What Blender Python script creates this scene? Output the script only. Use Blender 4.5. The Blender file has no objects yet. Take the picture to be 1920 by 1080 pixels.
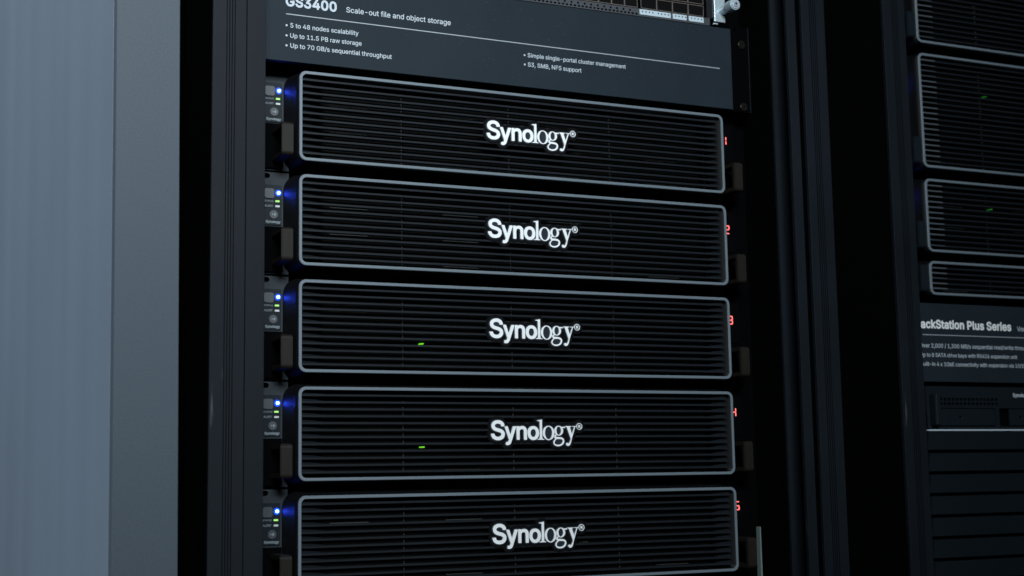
import bpy, bmesh, math, random
from mathutils import Vector, Matrix
rnd = random.Random(7)
sc = bpy.context.scene
COL = sc.collection
MM = 0.001

# ------------------------------------------------------------------ camera
cam = bpy.data.cameras.new('camera'); camo = bpy.data.objects.new('camera', cam); COL.objects.link(camo)
camo.location = (-0.33965, -1.14974, -0.34446)
camo.rotation_mode = 'XYZ'; camo.rotation_euler = (1.701719, 0.0163491, -0.4324464)
cam.sensor_width = 36.0; cam.lens = 36.0 * 2713.8 / 1920.0
cam.clip_start = 0.02; cam.clip_end = 60
cam.dof.use_dof = True; cam.dof.focus_distance = 1.27; cam.dof.aperture_fstop = 7.1
sc.camera = camo
# ------------------------------------------------------------------ world, lamp of the dim room and an added fill
w = bpy.data.worlds.new('World'); sc.world = w; w.use_nodes = True
bg = w.node_tree.nodes['Background']; bg.inputs[0].default_value = (0.55, 0.72, 1.0, 1); bg.inputs[1].default_value = 0.0015
def area(name, loc, target, sx, sy, power, col, spread=180):
    l = bpy.data.lights.new(name, 'AREA'); l.shape = 'RECTANGLE'; l.size = sx; l.size_y = sy; l.energy = power; l.color = col
    o = bpy.data.objects.new(name, l); COL.objects.link(o); o.location = loc
    l.spread = math.radians(spread); o.rotation_euler = (Vector(target) - Vector(loc)).to_track_quat('-Z', 'Y').to_euler(); return o
area('ceiling_lamp', (-0.30, -1.70, 0.55), (-0.02, 0.0, 0.13), 0.7, 0.35, 10.6, (0.86, 0.95, 1.0), 76)
area('side_fill', (-2.3, 0.35, 1.3), (-0.16, 0.4, -0.1), 0.6, 1.2, 86, (0.82, 0.92, 1.0))  # unseen fill, set behind the rack fronts to light only the partition's side
sc.view_settings.view_transform = 'Standard'; sc.view_settings.look = 'None'
sc.view_settings.exposure = 0; sc.view_settings.gamma = 1; sc.view_settings.use_curve_mapping = False

# ------------------------------------------------------------------ materials
def mat(name, col, rough=0.5, metal=0.0, grain=0.0, gscale=900, bump=0.0, bscale=1500, sheen_bands=0.0, emit=None, estr=0.0, spec=0.5, speck=0.0, coat=0.0, scuff=0.0, ms=14):
    m = bpy.data.materials.new(name); m.use_nodes = True; nt = m.node_tree; p = nt.nodes['Principled BSDF']
    p.inputs['Base Color'].default_value = (*col, 1); p.inputs['Roughness'].default_value = rough; p.inputs['Metallic'].default_value = metal
    p.inputs['Specular IOR Level'].default_value = spec; p.inputs['Coat Weight'].default_value = coat; p.inputs['Coat Roughness'].default_value = 0.15
    N, L = nt.nodes.new, nt.links.new
    tc = N('ShaderNodeTexCoord')
    src = None
    if grain or speck or sheen_bands or scuff:
        rgb = N('ShaderNodeRGB'); rgb.outputs[0].default_value = (*col, 1); src = rgb.outputs[0]
    def mul(src, fac_out, lo, hi, a=0.25, b=0.75):
        mr = N('ShaderNodeMapRange'); mr.inputs['From Min'].default_value = a; mr.inputs['From Max'].default_value = b
        mr.inputs['To Min'].default_value = lo; mr.inputs['To Max'].default_value = hi; L(fac_out, mr.inputs['Value'])
        vm = N('ShaderNodeVectorMath'); vm.operation = 'SCALE'; L(src, vm.inputs[0]); L(mr.outputs[0], vm.inputs['Scale']); return vm.outputs[0]
    if grain:
        n = N('ShaderNodeTexNoise'); n.inputs['Scale'].default_value = gscale; n.inputs['Detail'].default_value = 3; L(tc.outputs['Object'], n.inputs['Vector'])
        src = mul(src, n.outputs['Fac'], 1 - grain, 1 + grain)
        n2 = N('ShaderNodeTexNoise'); n2.inputs['Scale'].default_value = ms; n2.inputs['Detail'].default_value = 5; L(tc.outputs['Object'], n2.inputs['Vector'])
        src = mul(src, n2.outputs['Fac'], 1 - grain * .5, 1 + grain * .5)
        rr = N('ShaderNodeMapRange'); rr.inputs['To Min'].default_value = max(0.03, rough - .1); rr.inputs['To Max'].default_value = min(1, rough + .1)
        L(n2.outputs['Fac'], rr.inputs['Value']); L(rr.outputs[0], p.inputs['Roughness'])
    if sheen_bands:  # vertical sheen bands painted into the colour
        mp = N('ShaderNodeMapping'); mp.inputs['Scale'].default_value = (8, 8, .08); L(tc.outputs['Object'], mp.inputs['Vector'])
        n = N('ShaderNodeTexNoise'); n.inputs['Scale'].default_value = 1.0; n.inputs['Detail'].default_value = 6; n.inputs['Roughness'].default_value = .65; L(mp.outputs[0], n.inputs['Vector'])
        src = mul(src, n.outputs['Fac'], 1 - sheen_bands, 1 + sheen_bands)
    if speck:
        v = N('ShaderNodeTexVoronoi'); v.inputs['Scale'].default_value = 260; L(tc.outputs['Object'], v.inputs['Vector'])
        n = N('ShaderNodeTexNoise'); n.inputs['Scale'].default_value = 9; L(tc.outputs['Object'], n.inputs['Vector'])
        a = N('ShaderNodeMath'); a.operation = 'LESS_THAN'; a.inputs[1].default_value = 0.055; L(v.outputs['Distance'], a.inputs[0])
        b = N('ShaderNodeMath'); b.operation = 'GREATER_THAN'; b.inputs[1].default_value = 0.52; L(n.outputs['Fac'], b.inputs[0])
        c = N('ShaderNodeMath'); c.operation = 'MULTIPLY'; L(a.outputs[0], c.inputs[0]); L(b.outputs[0], c.inputs[1])
        c2 = N('ShaderNodeMath'); c2.operation = 'MULTIPLY'; c2.inputs[1].default_value = speck; L(c.outputs[0], c2.inputs[0])
        mx = N('ShaderNodeMix'); mx.data_type = 'RGBA'; L(c2.outputs[0], mx.inputs[0]); L(src, mx.inputs[6]); mx.inputs[7].default_value = (.28, .31, .34, 1); src = mx.outputs[2]
    if scuff:
        mp = N('ShaderNodeMapping'); mp.inputs['Scale'].default_value = (260, 260, 16); L(tc.outputs['Object'], mp.inputs['Vector'])
        n = N('ShaderNodeTexNoise'); n.inputs['Scale'].default_value = 1.0; n.inputs['Detail'].default_value = 3; L(mp.outputs[0], n.inputs['Vector'])
        n2 = N('ShaderNodeTexNoise'); n2.inputs['Scale'].default_value = 11; L(tc.outputs['Object'], n2.inputs['Vector'])
        ad = N('ShaderNodeMath'); ad.operation = 'MULTIPLY'; L(n.outputs['Fac'], ad.inputs[0]); L(n2.outputs['Fac'], ad.inputs[1])
        mr = N('ShaderNodeMapRange'); mr.inputs['From Min'].default_value = .42; mr.inputs['From Max'].default_value = .50; mr.inputs['To Max'].default_value = scuff; L(ad.outputs[0], mr.inputs['Value'])
        mx = N('ShaderNodeMix'); mx.data_type = 'RGBA'; L(mr.outputs[0], mx.inputs[0]); L(src, mx.inputs[6]); mx.inputs[7].default_value = (.16, .17, .18, 1); src = mx.outputs[2]
    if src is not None: L(src, p.inputs['Base Color'])
    if bump:
        n = N('ShaderNodeTexNoise'); n.inputs['Scale'].default_value = bscale; n.inputs['Detail'].default_value = 2; L(tc.outputs['Object'], n.inputs['Vector'])
        b = N('ShaderNodeBump'); b.inputs['Strength'].default_value = bump; b.inputs['Distance'].default_value = 0.0004; L(n.outputs['Fac'], b.inputs['Height']); L(b.outputs[0], p.inputs['Normal'])
    if emit: p.inputs['Emission Color'].default_value = (*emit, 1); p.inputs['Emission Strength'].default_value = estr
    return m
M = dict(
    post=mat('rack_powder_coat', (.0052, .0078, .0113), .6, spec=.12, grain=.22, gscale=1400, bump=.35, bscale=2600, scuff=.3),
    side=mat('rack_side_black', (.0010, .0011, .0014), .8, spec=.04),
    inner=mat('matte_black_steel', (.0010, .0011, .0014), .9, spec=.02),
    shell=mat('bezel_black_plastic', (.0018, .0021, .0028), .55, grain=.1, spec=.22),
    trim=mat('bezel_grey_trim', (.115, .145, .170), .42, metal=.0, grain=.05, bump=.08),
    slat=mat('slat_black_plastic', (.0082, .0108, .0142), .5, grain=.15, spec=.15),
    glint=mat('slat_glint_bright', (.062, .074, .086), .4),  # highlight on the slat ends, painted as a lighter colour
    glint_dim=mat('slat_glint_dull', (.028, .035, .042), .45),
    letter=mat('white_lettering', (.74, .77, .78), .35),
    plate=mat('logo_plate_navy', (.013, .018, .027), .35),
    plate2=mat('logo_recess_black', (.0015, .0015, .002), .8, spec=.1),
    sign=mat('sign_dark_slate', (.0128, .0192, .026), .6, spec=.10, grain=.24, gscale=1100, bump=.3, bscale=2200, speck=.45),
    print=mat('sign_print_grey', (.40, .45, .50), .6),
    printdim=mat('sign_print_dim', (.27, .30, .33), .6),
    wall=mat('panel_laminate_shaded', (.050, .066, .083), .6, spec=.2, grain=.13, gscale=700, bump=.25, bscale=1200, ms=1.2),  # same laminate as the side, its weaker light put into the colour
    wallside=mat('panel_laminate_lit', (.147, .184, .232), .38, grain=.10, gscale=700, bump=.2, bscale=1200, sheen_bands=.10, ms=1.2),  # lighter copy of the laminate, stronger side light and sheen painted in
    ear=mat('ear_grey_steel', (.015, .021, .026), .55, spec=.2, grain=.3, gscale=1800, bump=.5, bscale=3000),
    ctrl=mat('control_panel_slate', (.0055, .0095, .0135), .5, spec=.12, grain=.1),
    btn=mat('button_grey', (.024, .032, .038), .5),
    tiny=mat('panel_legend_grey', (.15, .18, .20), .6),
    handle=mat('handle_warm_lit_black', (.0105, .0088, .0073), .5, spec=.15, grain=.15, bump=.15),  # brown tint is warm reflected light put into the black
    gloss=mat('black_gloss', (.0015, .0015, .002), .4, spec=.05),
    tray=mat('drive_tray_black', (.0008, .0009, .001), .6, spec=.1),
    latch=mat('drive_tray_latch', (.05, .055, .055), .4),
    tag=mat('drive_tag', (.045, .05, .045), .5),
    blue=mat('led_blue', (.1, .1, .2), .3, emit=(.026, .075, 1.0), estr=85),
    halo=mat('led_blue_halo', (.01, .05, .2), .3, emit=(.012, .08, .55), estr=.55),  # glow around the blue light, painted as a faintly emitting ring
    green=mat('led_green', (.1, .2, .05), .3, emit=(.42, .95, .22), estr=.85),
    greenlow=mat('led_green_small', (.1, .2, .05), .3, emit=(.22, 1.0, .01), estr=.62),
    greendim=mat('led_green_dim', (.05, .2, .05), .3, emit=(.06, .8, .04), estr=.08),
    pale=mat('led_unlit_white', (.42, .46, .45), .4),
    red=mat('digit_red', (.2, .02, .02), .3, emit=(1.0, .16, .15), estr=1.9),
    silver=mat('bright_zinc', (.42, .50, .55), .33, metal=.35, grain=.08),
    screw=mat('screw_steel', (.11, .10, .085), .3, metal=1.0),
    cage=mat('port_cage_metal', (.14, .12, .11), .45, metal=.2),
    port=mat('port_black', (.0012, .0012, .0012), .7, spec=.1),
    lip=mat('switch_lip_grey', (.035, .04, .048), .5, grain=.12),
    strip=mat('port_label_pale', (.40, .48, .54), .5),
    pale_rail=mat('bare_rail_steel', (.13, .175, .165), .5, grain=.1),
    cover=mat('cover_slate', (.006, .010, .0135), .55, spec=.12, grain=.12, bump=.15),
    floor=mat('dark_floor', (.006, .007, .009), .6, grain=.2, gscale=30),
)

# ------------------------------------------------------------------ helpers
def link(o, parent=None):
    COL.objects.link(o)
    if parent: o.parent = parent
    return o
def thing(name, label, cat, loc=(0, 0, 0), group=None):
    o = bpy.data.objects.new(name, None); o.empty_display_size = .02; link(o)
    o.location = [c * MM for c in loc]; o['label'] = label; o['category'] = cat
    if group: o['group'] = group
    return o
class MB:
    def __init__(s): s.bm = bmesh.new()
    def box(s, x0, x1, y0, y1, z0, z1, bev=0.0, seg=2):
        b = bmesh.new(); bmesh.ops.create_cube(b, size=1)
        for v in b.verts: v.co = Vector(((x0 + x1) / 2 + v.co.x * (x1 - x0), (y0 + y1) / 2 + v.co.y * (y1 - y0), (z0 + z1) / 2 + v.co.z * (z1 - z0)))
        if bev: bmesh.ops.bevel(b, geom=b.edges[:], offset=bev, segments=seg, affect='EDGES', profile=.5)
        s.add(b); return s
    def add(s, b):
        me = bpy.data.meshes.new('t'); b.to_mesh(me); b.free(); s.bm.from_mesh(me); bpy.data.meshes.remove(me)
    def cyl(s, c, r, y0, y1, n=24, r2=None, bev=0):
        b = bmesh.new(); vs = []
        for y, rr in ((y0, r2 if r2 is not None else r), (y1, r)):
            vs.append([b.verts.new((c[0] + rr * math.cos(2 * math.pi * i / n), y, c[1] + rr * math.sin(2 * math.pi * i / n))) for i in range(n)])
        for i in range(n): b.faces.new((vs[0][i], vs[0][(i + 1) % n], vs[1][(i + 1) % n], vs[1][i]))
        b.faces.new(vs[0]); b.faces.new(vs[1]); bmesh.ops.recalc_face_normals(b, faces=b.faces)
        if bev: bmesh.ops.bevel(b, geom=[e for e in b.edges if abs(e.verts[0].co.y - e.verts[1].co.y) < 1e-6 and e.verts[0].co.y == y0], offset=bev, segments=2, affect='EDGES')
        s.add(b); return s
    def prism(s, pts, z0, z1, axis='z'):
        b = bmesh.new()
        def P(a, c, h): return (a, c, h) if axis == 'z' else ((h, a, c) if axis == 'x' else (a, h, c))
        lo = [b.verts.new(P(a, c, z0)) for a, c in pts]; hi = [b.verts.new(P(a, c, z1)) for a, c in pts]; n = len(pts)
        for i in range(n): b.faces.new((lo[i], lo[(i + 1) % n], hi[(i + 1) % n], hi[i]))
        b.faces.new(lo); b.faces.new(hi); bmesh.ops.recalc_face_normals(b, faces=b.faces); s.add(b); return s
    def build(s, name, m, parent=None, smooth=False):
        for v in s.bm.verts: v.co *= MM
        me = bpy.data.meshes.new(name); s.bm.to_mesh(me); s.bm.free(); me.materials.append(m)
        if smooth: me.polygons.foreach_set('use_smooth', [True] * len(me.polygons))
        return link(bpy.data.objects.new(name, me), parent)
def flat(name, loops, y, depth, m, parent, bev=0.0):
    """extruded outline(s) with holes, drawn in x,z millimetres, front face at y"""
    cu = bpy.data.curves.new('t', 'CURVE'); cu.dimensions = '2D'; cu.fill_mode = 'BOTH'; cu.extrude = depth / 2; cu.bevel_depth = bev; cu.bevel_resolution = 1
    for L_ in loops:
        sp = cu.splines.new('POLY'); sp.points.add(len(L_) - 1); sp.use_cyclic_u = True
        for q, (a, b) in zip(sp.points, L_): q.co = (a, b, 0, 1)
    o = bpy.data.objects.new('t', cu); COL.objects.link(o)
    dg = bpy.context.evaluated_depsgraph_get(); me = bpy.data.meshes.new_from_object(o.evaluated_get(dg)); me.name = name
    bpy.data.objects.remove(o); bpy.data.curves.remove(cu)
    for v in me.vertices:
        a, b, c = v.co; v.co = (a * MM, (y + depth / 2 - c) * MM, b * MM)
    me.materials.clear(); me.materials.append(m)
    return link(bpy.data.objects.new(name, me), parent)
# outlines of the letters: per sign, its advance and its closed outlines as x, z pairs (1/1000 of the type size)
GL = {}
GL['R'] = {}
GL['R'][chr(32)] = [188,[]]
GL['R'][chr(44)] = [188,[[36,-126,30,-116,61,71,71,77,139,76,144,66,91,-121,84,-127]]]
GL['R'][chr(45)] = [453,[[114,181,108,189,108,241,110,249,116,252,334,252,341,250,345,244,345,189,336,180]]]
GL['R'][chr(46)] = [188,[[89,-12,71,-6,54,8,43,29,43,51,53,74,69,87,89,95,101,95,119,89,142,69,147,56,147,26,140,11,124,-4,111,-10]]]
GL['R'][chr(47)] = [249,[[14,-81,8,-74,11,-56,168,529,179,540,236,539,241,534,242,526,79,-76,69,-82]]]
GL['R'][chr(48)] = [453,[[209,-14,171,-7,139,8,106,35,78,74,53,136,45,176,40,229,43,311,61,396,81,439,105,471,131,494,161,512,199,522,251,522,291,512,319,496,357,461,376,434,399,374,407,336,
412,289,412,219,405,159,389,104,379,81,352,41,321,13,289,-4,241,-15],[213,59,236,58,261,64,284,78,302,99,317,129,327,161,337,246,330,334,309,396,297,416,277,436,261,445,
234,452,206,450,185,441,170,431,151,409,131,364,118,294,118,214,125,166,138,124,166,80,186,67]]]
GL['R'][chr(49)] = [453,[[74,-6,67,6,68,54,74,61,199,63,204,65,205,71,205,429,201,432,196,429,86,351,78,359,79,429,196,516,276,516,282,506,283,66,289,63,391,61,397,51,396,-1,386,-7]]]
GL['R'][chr(50)] = [453,[[64,-6,58,4,60,54,272,281,303,329,312,366,307,404,299,419,286,432,259,447,214,452,184,444,155,424,141,399,135,364,129,356,66,355,59,361,58,369,69,426,89,459,115,486,
141,504,164,514,196,522,249,522,301,508,334,487,356,465,379,426,387,394,387,349,382,324,357,274,330,239,172,69,179,65,389,65,397,56,396,-1,386,-7]]]
GL['R'][chr(51)] = [453,[[199,-14,134,1,89,28,65,51,51,74,38,114,38,131,46,140,111,139,116,134,126,101,146,78,169,66,204,58,251,61,286,76,304,91,317,114,322,146,317,176,299,207,276,224,251,
234,221,240,159,240,153,244,150,251,150,296,153,306,271,442,264,445,69,446,63,456,64,511,74,517,374,516,380,506,379,458,243,301,246,298,289,292,321,278,354,255,374,232,
392,199,400,166,400,126,394,99,379,66,365,46,344,25,319,8,281,-7,256,-12]]]
GL['R'][chr(52)] = [453,[[281,-6,275,1,275,91,271,97,44,98,35,101,33,109,34,164,233,501,243,514,251,517,309,517,316,511,317,504,124,173,273,171,276,319,284,325,339,325,346,322,350,314,350,
174,356,170,411,170,417,166,420,159,420,109,416,100,356,97,350,94,347,-4,339,-7]]]
GL['R'][chr(53)] = [453,[[204,-14,149,-2,124,11,99,30,66,74,55,104,54,131,64,137,124,136,129,131,141,99,161,76,194,61,231,58,271,71,296,91,314,124,320,146,320,179,308,216,292,239,269,257,
251,264,224,270,194,267,159,257,126,238,81,243,63,249,60,266,88,509,91,515,99,517,364,517,370,514,372,506,372,454,366,446,166,445,158,441,145,341,146,321,189,337,224,342,
259,340,306,324,339,302,364,274,387,234,397,191,397,136,392,109,377,74,356,45,324,16,291,-2,256,-12]]]
GL['R'][chr(54)] = [453,[[209,-14,171,-7,134,11,105,34,81,64,71,84,58,131,60,201,73,244,96,289,243,509,254,517,321,517,329,511,327,504,203,321,206,319,241,322,291,314,324,299,356,272,379,
239,392,201,398,159,392,114,386,93,367,56,326,16,281,-7,241,-15],[218,56,249,58,284,75,307,104,320,149,317,184,296,227,269,248,239,257,214,257,191,252,166,237,146,211,133,
171,136,129,154,91,184,66]]]
GL['R'][chr(55)] = [453,[[96,-6,91,1,93,9,310,441,304,445,64,445,55,454,56,511,66,517,391,516,397,506,397,444,174,1,164,-7]]]
GL['R'][chr(56)] = [453,[[206,-14,161,-7,111,16,73,51,53,84,45,119,45,159,53,189,79,230,125,266,93,296,76,321,63,364,63,396,71,429,83,454,109,482,136,502,156,512,196,522,256,522,301,509,332,
491,362,461,379,434,390,389,384,341,361,298,328,266,370,234,394,199,407,159,407,111,399,83,382,54,341,16,314,1,279,-10,241,-15],[200,59,249,58,279,66,307,84,322,106,330,
136,324,169,306,197,279,216,239,227,196,224,171,216,153,204,131,174,123,149,123,134,133,99,159,73],[210,299,239,298,270,306,292,324,304,341,312,374,307,404,291,430,261,
447,231,452,191,447,163,431,146,404,140,369,153,331,174,311]]]
GL['R'][chr(65)] = [480,[[16,-6,10,1,13,16,194,511,204,517,276,516,287,504,467,14,469,-1,459,-7,399,-7,389,-2,336,135,149,135,138,129,91,-2,81,-7],[169,209,304,208,310,211,239,421]]]
GL['R'][chr(66)] = [456,[[59,-6,52,6,54,511,64,517,249,517,304,509,339,494,357,481,384,451,397,426,405,396,405,351,397,324,379,295,342,266,374,246,397,224,412,201,422,176,425,114,417,84,404,
59,382,34,361,18,336,6,296,-5,271,-8],[135,66,266,65,316,79,337,99,347,126,347,146,339,174,330,189,314,204,296,214,271,222,136,222,133,214],[135,294,249,293,274,298,299,
311,319,334,327,356,327,386,319,409,296,432,266,442,135,444]]]
GL['R'][chr(69)] = [419,[[59,-6,52,6,54,511,64,517,374,516,380,509,380,456,377,449,371,445,141,445,133,441,135,294,354,292,362,284,363,236,360,226,351,223,135,221,133,74,134,67,139,65,374,
65,382,56,381,-1,371,-7]]]
GL['R'][chr(70)] = [410,[[59,-6,52,6,54,511,64,517,371,516,377,509,377,456,375,449,369,445,134,443,134,287,344,285,352,276,352,221,349,215,341,213,135,211,131,-1,121,-7]]]
GL['R'][chr(71)] = [520,[[249,-14,186,-2,149,16,116,40,79,83,51,139,38,186,33,229,33,284,41,336,58,389,91,442,124,475,149,493,196,514,236,522,296,522,357,506,412,471,437,446,458,416,477,374,
479,349,469,343,406,344,374,399,357,416,329,434,301,444,246,447,214,439,189,427,164,407,143,381,126,346,115,309,110,266,113,214,121,179,137,139,155,111,186,84,241,63,276,
60,311,66,341,78,364,93,393,134,407,189,401,192,281,194,275,201,275,251,279,260,286,262,479,261,485,251,485,171,477,131,463,96,440,61,411,33,374,8,334,-7,286,-15]]]
GL['R'][chr(76)] = [393,[[59,-6,52,6,53,509,61,517,124,517,130,514,132,506,133,69,141,65,359,65,367,56,367,1,364,-5,356,-7]]]
GL['R'][chr(77)] = [628,[[59,-6,52,6,52,504,55,514,64,517,149,517,159,511,289,179,314,106,469,512,479,517,564,517,571,515,575,504,575,6,572,-4,564,-7,509,-7,501,-5,498,1,496,370,491,365,351,
1,341,-7,291,-8,281,-5,276,4,158,299,134,370,129,375,130,1,121,-7]]]
GL['R'][chr(78)] = [523,[[59,-6,52,6,52,504,55,514,64,517,131,517,145,509,389,123,392,131,393,509,396,515,404,517,466,515,470,504,470,6,467,-4,456,-8,389,-7,380,-4,193,289,134,388,130,376,
132,1,124,-7]]]
GL['R'][chr(79)] = [533,[[246,-14,204,-7,161,9,126,33,89,71,66,106,46,154,35,201,33,284,41,336,57,384,81,427,119,470,159,498,206,517,236,522,299,522,351,509,386,492,415,469,457,421,479,379,
492,336,500,289,500,219,489,159,474,119,441,66,412,36,381,14,331,-7,284,-15],[255,61,294,63,321,71,346,83,372,104,394,134,409,166,422,234,422,279,415,324,392,379,379,397,
349,424,319,439,284,447,246,447,209,437,181,422,161,405,143,381,126,346,115,309,110,266,113,214,118,186,129,154,151,116,189,82,219,68]]]
GL['R'][chr(80)] = [445,[[59,-6,52,6,54,511,64,517,241,517,286,512,329,498,364,475,387,449,401,425,412,394,417,354,415,316,396,259,376,233,351,210,301,186,241,178,135,176,131,-1,121,-7],
[135,251,251,250,284,258,311,275,332,311,337,349,329,391,312,419,289,434,264,442,135,444]]]
GL['R'][chr(82)] = [449,[[59,-6,52,6,54,511,64,517,244,517,301,509,344,492,365,476,394,441,412,399,417,346,409,296,392,259,364,228,329,206,327,201,426,21,434,-1,424,-7,356,-7,348,-4,241,189,
141,190,135,189,133,184,131,-1,121,-7],[135,264,251,263,286,271,316,289,329,309,337,344,334,381,317,416,296,432,264,442,135,444]]]
GL['R'][chr(83)] = [447,[[211,-17,184,-15,134,-2,106,11,86,25,61,51,43,81,33,114,31,139,41,145,106,144,111,139,126,96,149,76,201,58,244,58,291,71,317,89,337,124,334,161,321,180,286,201,146,
243,94,273,66,301,51,329,45,351,45,394,53,424,68,451,90,476,114,494,144,509,194,522,259,522,296,514,321,504,347,489,372,466,387,449,402,419,407,394,405,374,396,370,336,
371,329,379,319,409,304,426,261,447,224,452,179,444,144,425,132,409,123,386,126,356,146,330,171,316,314,272,369,240,387,221,407,191,415,161,415,116,407,86,387,51,361,25,
344,13,289,-10,264,-15]]]
GL['R'][chr(84)] = [449,[[191,-6,185,4,185,441,179,445,31,446,25,456,26,511,39,518,419,516,425,504,425,454,419,446,271,445,265,441,265,1,256,-7]]]
GL['R'][chr(85)] = [517,[[226,-14,166,1,124,25,88,61,69,91,58,121,52,156,54,511,64,517,121,517,129,515,132,509,133,161,143,126,161,98,194,73,239,60,274,60,306,66,341,83,361,103,377,131,385,
164,385,509,394,517,459,516,465,506,465,159,462,134,449,93,427,59,399,30,356,3,289,-15]]]
GL['R'][chr(86)] = [480,[[201,-6,196,-1,181,39,9,511,21,518,81,517,91,511,241,88,387,509,396,517,464,516,470,506,462,481,286,1,274,-7]]]
GL['R'][chr(88)] = [474,[[19,-6,13,1,15,9,189,261,25,501,25,514,36,518,109,515,212,364,234,325,239,323,318,444,370,514,381,518,449,515,452,509,450,501,286,261,459,9,460,-4,449,-8,376,-5,241,
195,236,198,96,-5,89,-7]]]
GL['R'][chr(97)] = [389,[[149,-17,99,-6,76,6,49,31,29,65,23,91,23,124,28,149,41,172,59,190,99,212,139,222,241,235,260,241,267,251,264,284,247,309,211,322,176,322,151,314,126,299,107,274,99,
268,39,284,33,294,46,319,64,342,111,376,149,387,186,392,239,387,266,379,296,362,322,336,339,299,345,266,345,1,336,-7,276,-6,270,1,270,26,266,29,241,6,211,-9,169,-17],[155,
54,199,56,229,68,246,83,262,109,267,126,265,174,156,157,134,151,110,136,100,111,100,96,107,79,126,62]]]
GL['R'][chr(98)] = [424,[[204,-14,166,-2,149,10,124,36,120,31,120,1,114,-6,54,-7,45,1,45,506,48,514,54,517,111,517,121,511,124,346,151,369,184,387,224,393,274,387,307,374,345,344,369,311,
387,271,397,216,397,161,387,106,367,61,331,20,289,-6,251,-15],[203,56,231,55,246,58,280,76,304,108,314,136,320,166,317,229,302,274,292,289,274,307,231,322,209,322,186,317,
166,306,149,290,128,249,120,204,125,141,143,96,164,73]]]
GL['R'][chr(99)] = [396,[[179,-14,134,-2,104,16,70,49,53,74,36,114,28,154,30,239,41,276,58,311,76,335,106,361,129,376,164,387,201,392,241,390,284,377,316,357,357,311,369,276,359,268,304,255,
296,261,276,295,249,314,219,322,199,322,161,312,143,299,128,281,108,231,103,186,108,146,116,118,131,91,151,71,176,58,206,53,236,58,269,74,304,124,361,110,367,106,370,99,
358,69,337,39,296,6,249,-12]]]
GL['R'][chr(100)] = [424,[[169,-14,139,-7,99,15,69,46,43,91,27,159,28,224,43,286,66,326,90,354,119,374,154,387,201,393,239,387,266,374,301,345,304,511,314,517,374,516,380,504,379,-1,369,-7,
311,-6,305,1,305,31,301,36,279,13,249,-7,219,-15],[188,56,216,55,231,58,254,68,270,81,294,124,305,176,302,224,287,274,261,304,239,317,216,322,179,319,148,304,131,287,118,
264,105,219,103,189,105,159,123,104,139,81,151,71,169,61]]]
GL['R'][chr(101)] = [404,[[181,-14,156,-9,119,6,84,33,56,69,41,99,30,136,28,219,36,261,51,299,70,329,95,354,124,373,151,384,211,392,261,384,294,369,329,342,341,327,363,289,372,261,377,229,
377,171,374,165,366,163,109,162,105,156,108,139,122,101,135,84,156,67,179,58,211,53,236,56,264,66,284,83,299,107,306,112,366,99,372,89,347,41,306,7,284,-4,254,-12],[107,
229,294,228,300,234,289,269,266,302,241,317,196,322,159,312,131,290,113,261,105,234]]]
GL['R'][chr(102)] = [254,[[79,-6,73,4,72,316,66,320,1,323,-2,331,-2,379,6,387,71,390,73,439,81,474,90,491,124,522,171,537,211,537,236,532,246,527,250,519,232,464,226,461,196,467,176,464,159,
454,150,431,152,389,224,387,232,384,235,334,234,326,226,320,156,320,150,316,150,1,141,-7]]]
GL['R'][chr(103)] = [425,[[171,-157,129,-147,91,-126,54,-89,46,-76,46,-66,54,-58,99,-35,107,-39,136,-69,166,-84,214,-90,254,-82,284,-64,297,-44,302,-21,302,41,299,43,272,19,249,6,214,-2,174,
-2,146,3,119,14,91,33,65,59,53,76,33,129,28,159,28,224,38,274,56,311,78,341,104,364,136,382,191,392,231,389,266,374,301,343,305,349,305,379,311,386,374,386,380,376,380,
-19,369,-71,342,-111,304,-139,241,-157],[185,69,226,68,246,74,270,89,292,121,305,179,300,239,284,279,271,297,259,307,216,322,179,319,159,312,141,300,117,261,105,221,103,
194,105,164,121,115,135,94,151,81]]]
GL['R'][chr(104)] = [410,[[51,-6,45,6,45,509,54,517,114,517,120,514,122,506,124,349,161,377,186,387,224,392,256,390,286,382,309,369,327,354,352,316,365,256,365,1,361,-5,354,-7,296,-7,289,-1,
287,256,278,284,261,305,239,317,209,322,174,314,151,301,136,284,126,261,123,244,121,-1,111,-7]]]
GL['R'][chr(105)] = [167,[[51,-6,45,4,45,379,54,387,114,387,120,384,122,376,122,1,114,-7],[74,436,56,444,38,461,33,481,36,499,44,512,64,528,84,532,101,529,114,522,129,504,132,469,111,443,91,
435]]]
GL['R'][chr(106)] = [167,[[-11,-149,-17,-139,-16,-86,-9,-80,6,-80,29,-72,39,-59,45,-41,45,379,54,387,114,387,121,382,123,374,123,-34,117,-74,99,-109,71,-134,26,-150],[74,436,56,444,38,461,33,
481,36,499,44,512,64,528,81,532,101,529,116,520,129,504,132,469,111,443,91,435]]]
GL['R'][chr(108)] = [189,[[124,-9,91,-1,68,16,51,44,45,71,45,506,48,514,54,517,114,517,122,509,123,79,131,63,169,62,175,59,187,9,185,-1,176,-7]]]
GL['R'][chr(109)] = [610,[[51,-6,45,6,45,374,49,385,56,387,114,386,120,379,120,354,124,349,146,369,176,387,196,392,241,392,277,379,299,360,319,334,346,362,376,382,411,392,461,392,504,377,525,
361,542,341,559,304,565,269,565,6,561,-5,499,-7,489,-1,487,271,481,291,471,305,451,317,424,322,394,319,371,309,358,296,348,276,343,254,341,-1,331,-7,271,-5,268,4,267,254,
265,274,254,299,244,309,221,319,196,322,169,317,149,305,133,286,123,259,121,-1,111,-7]]]
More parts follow.
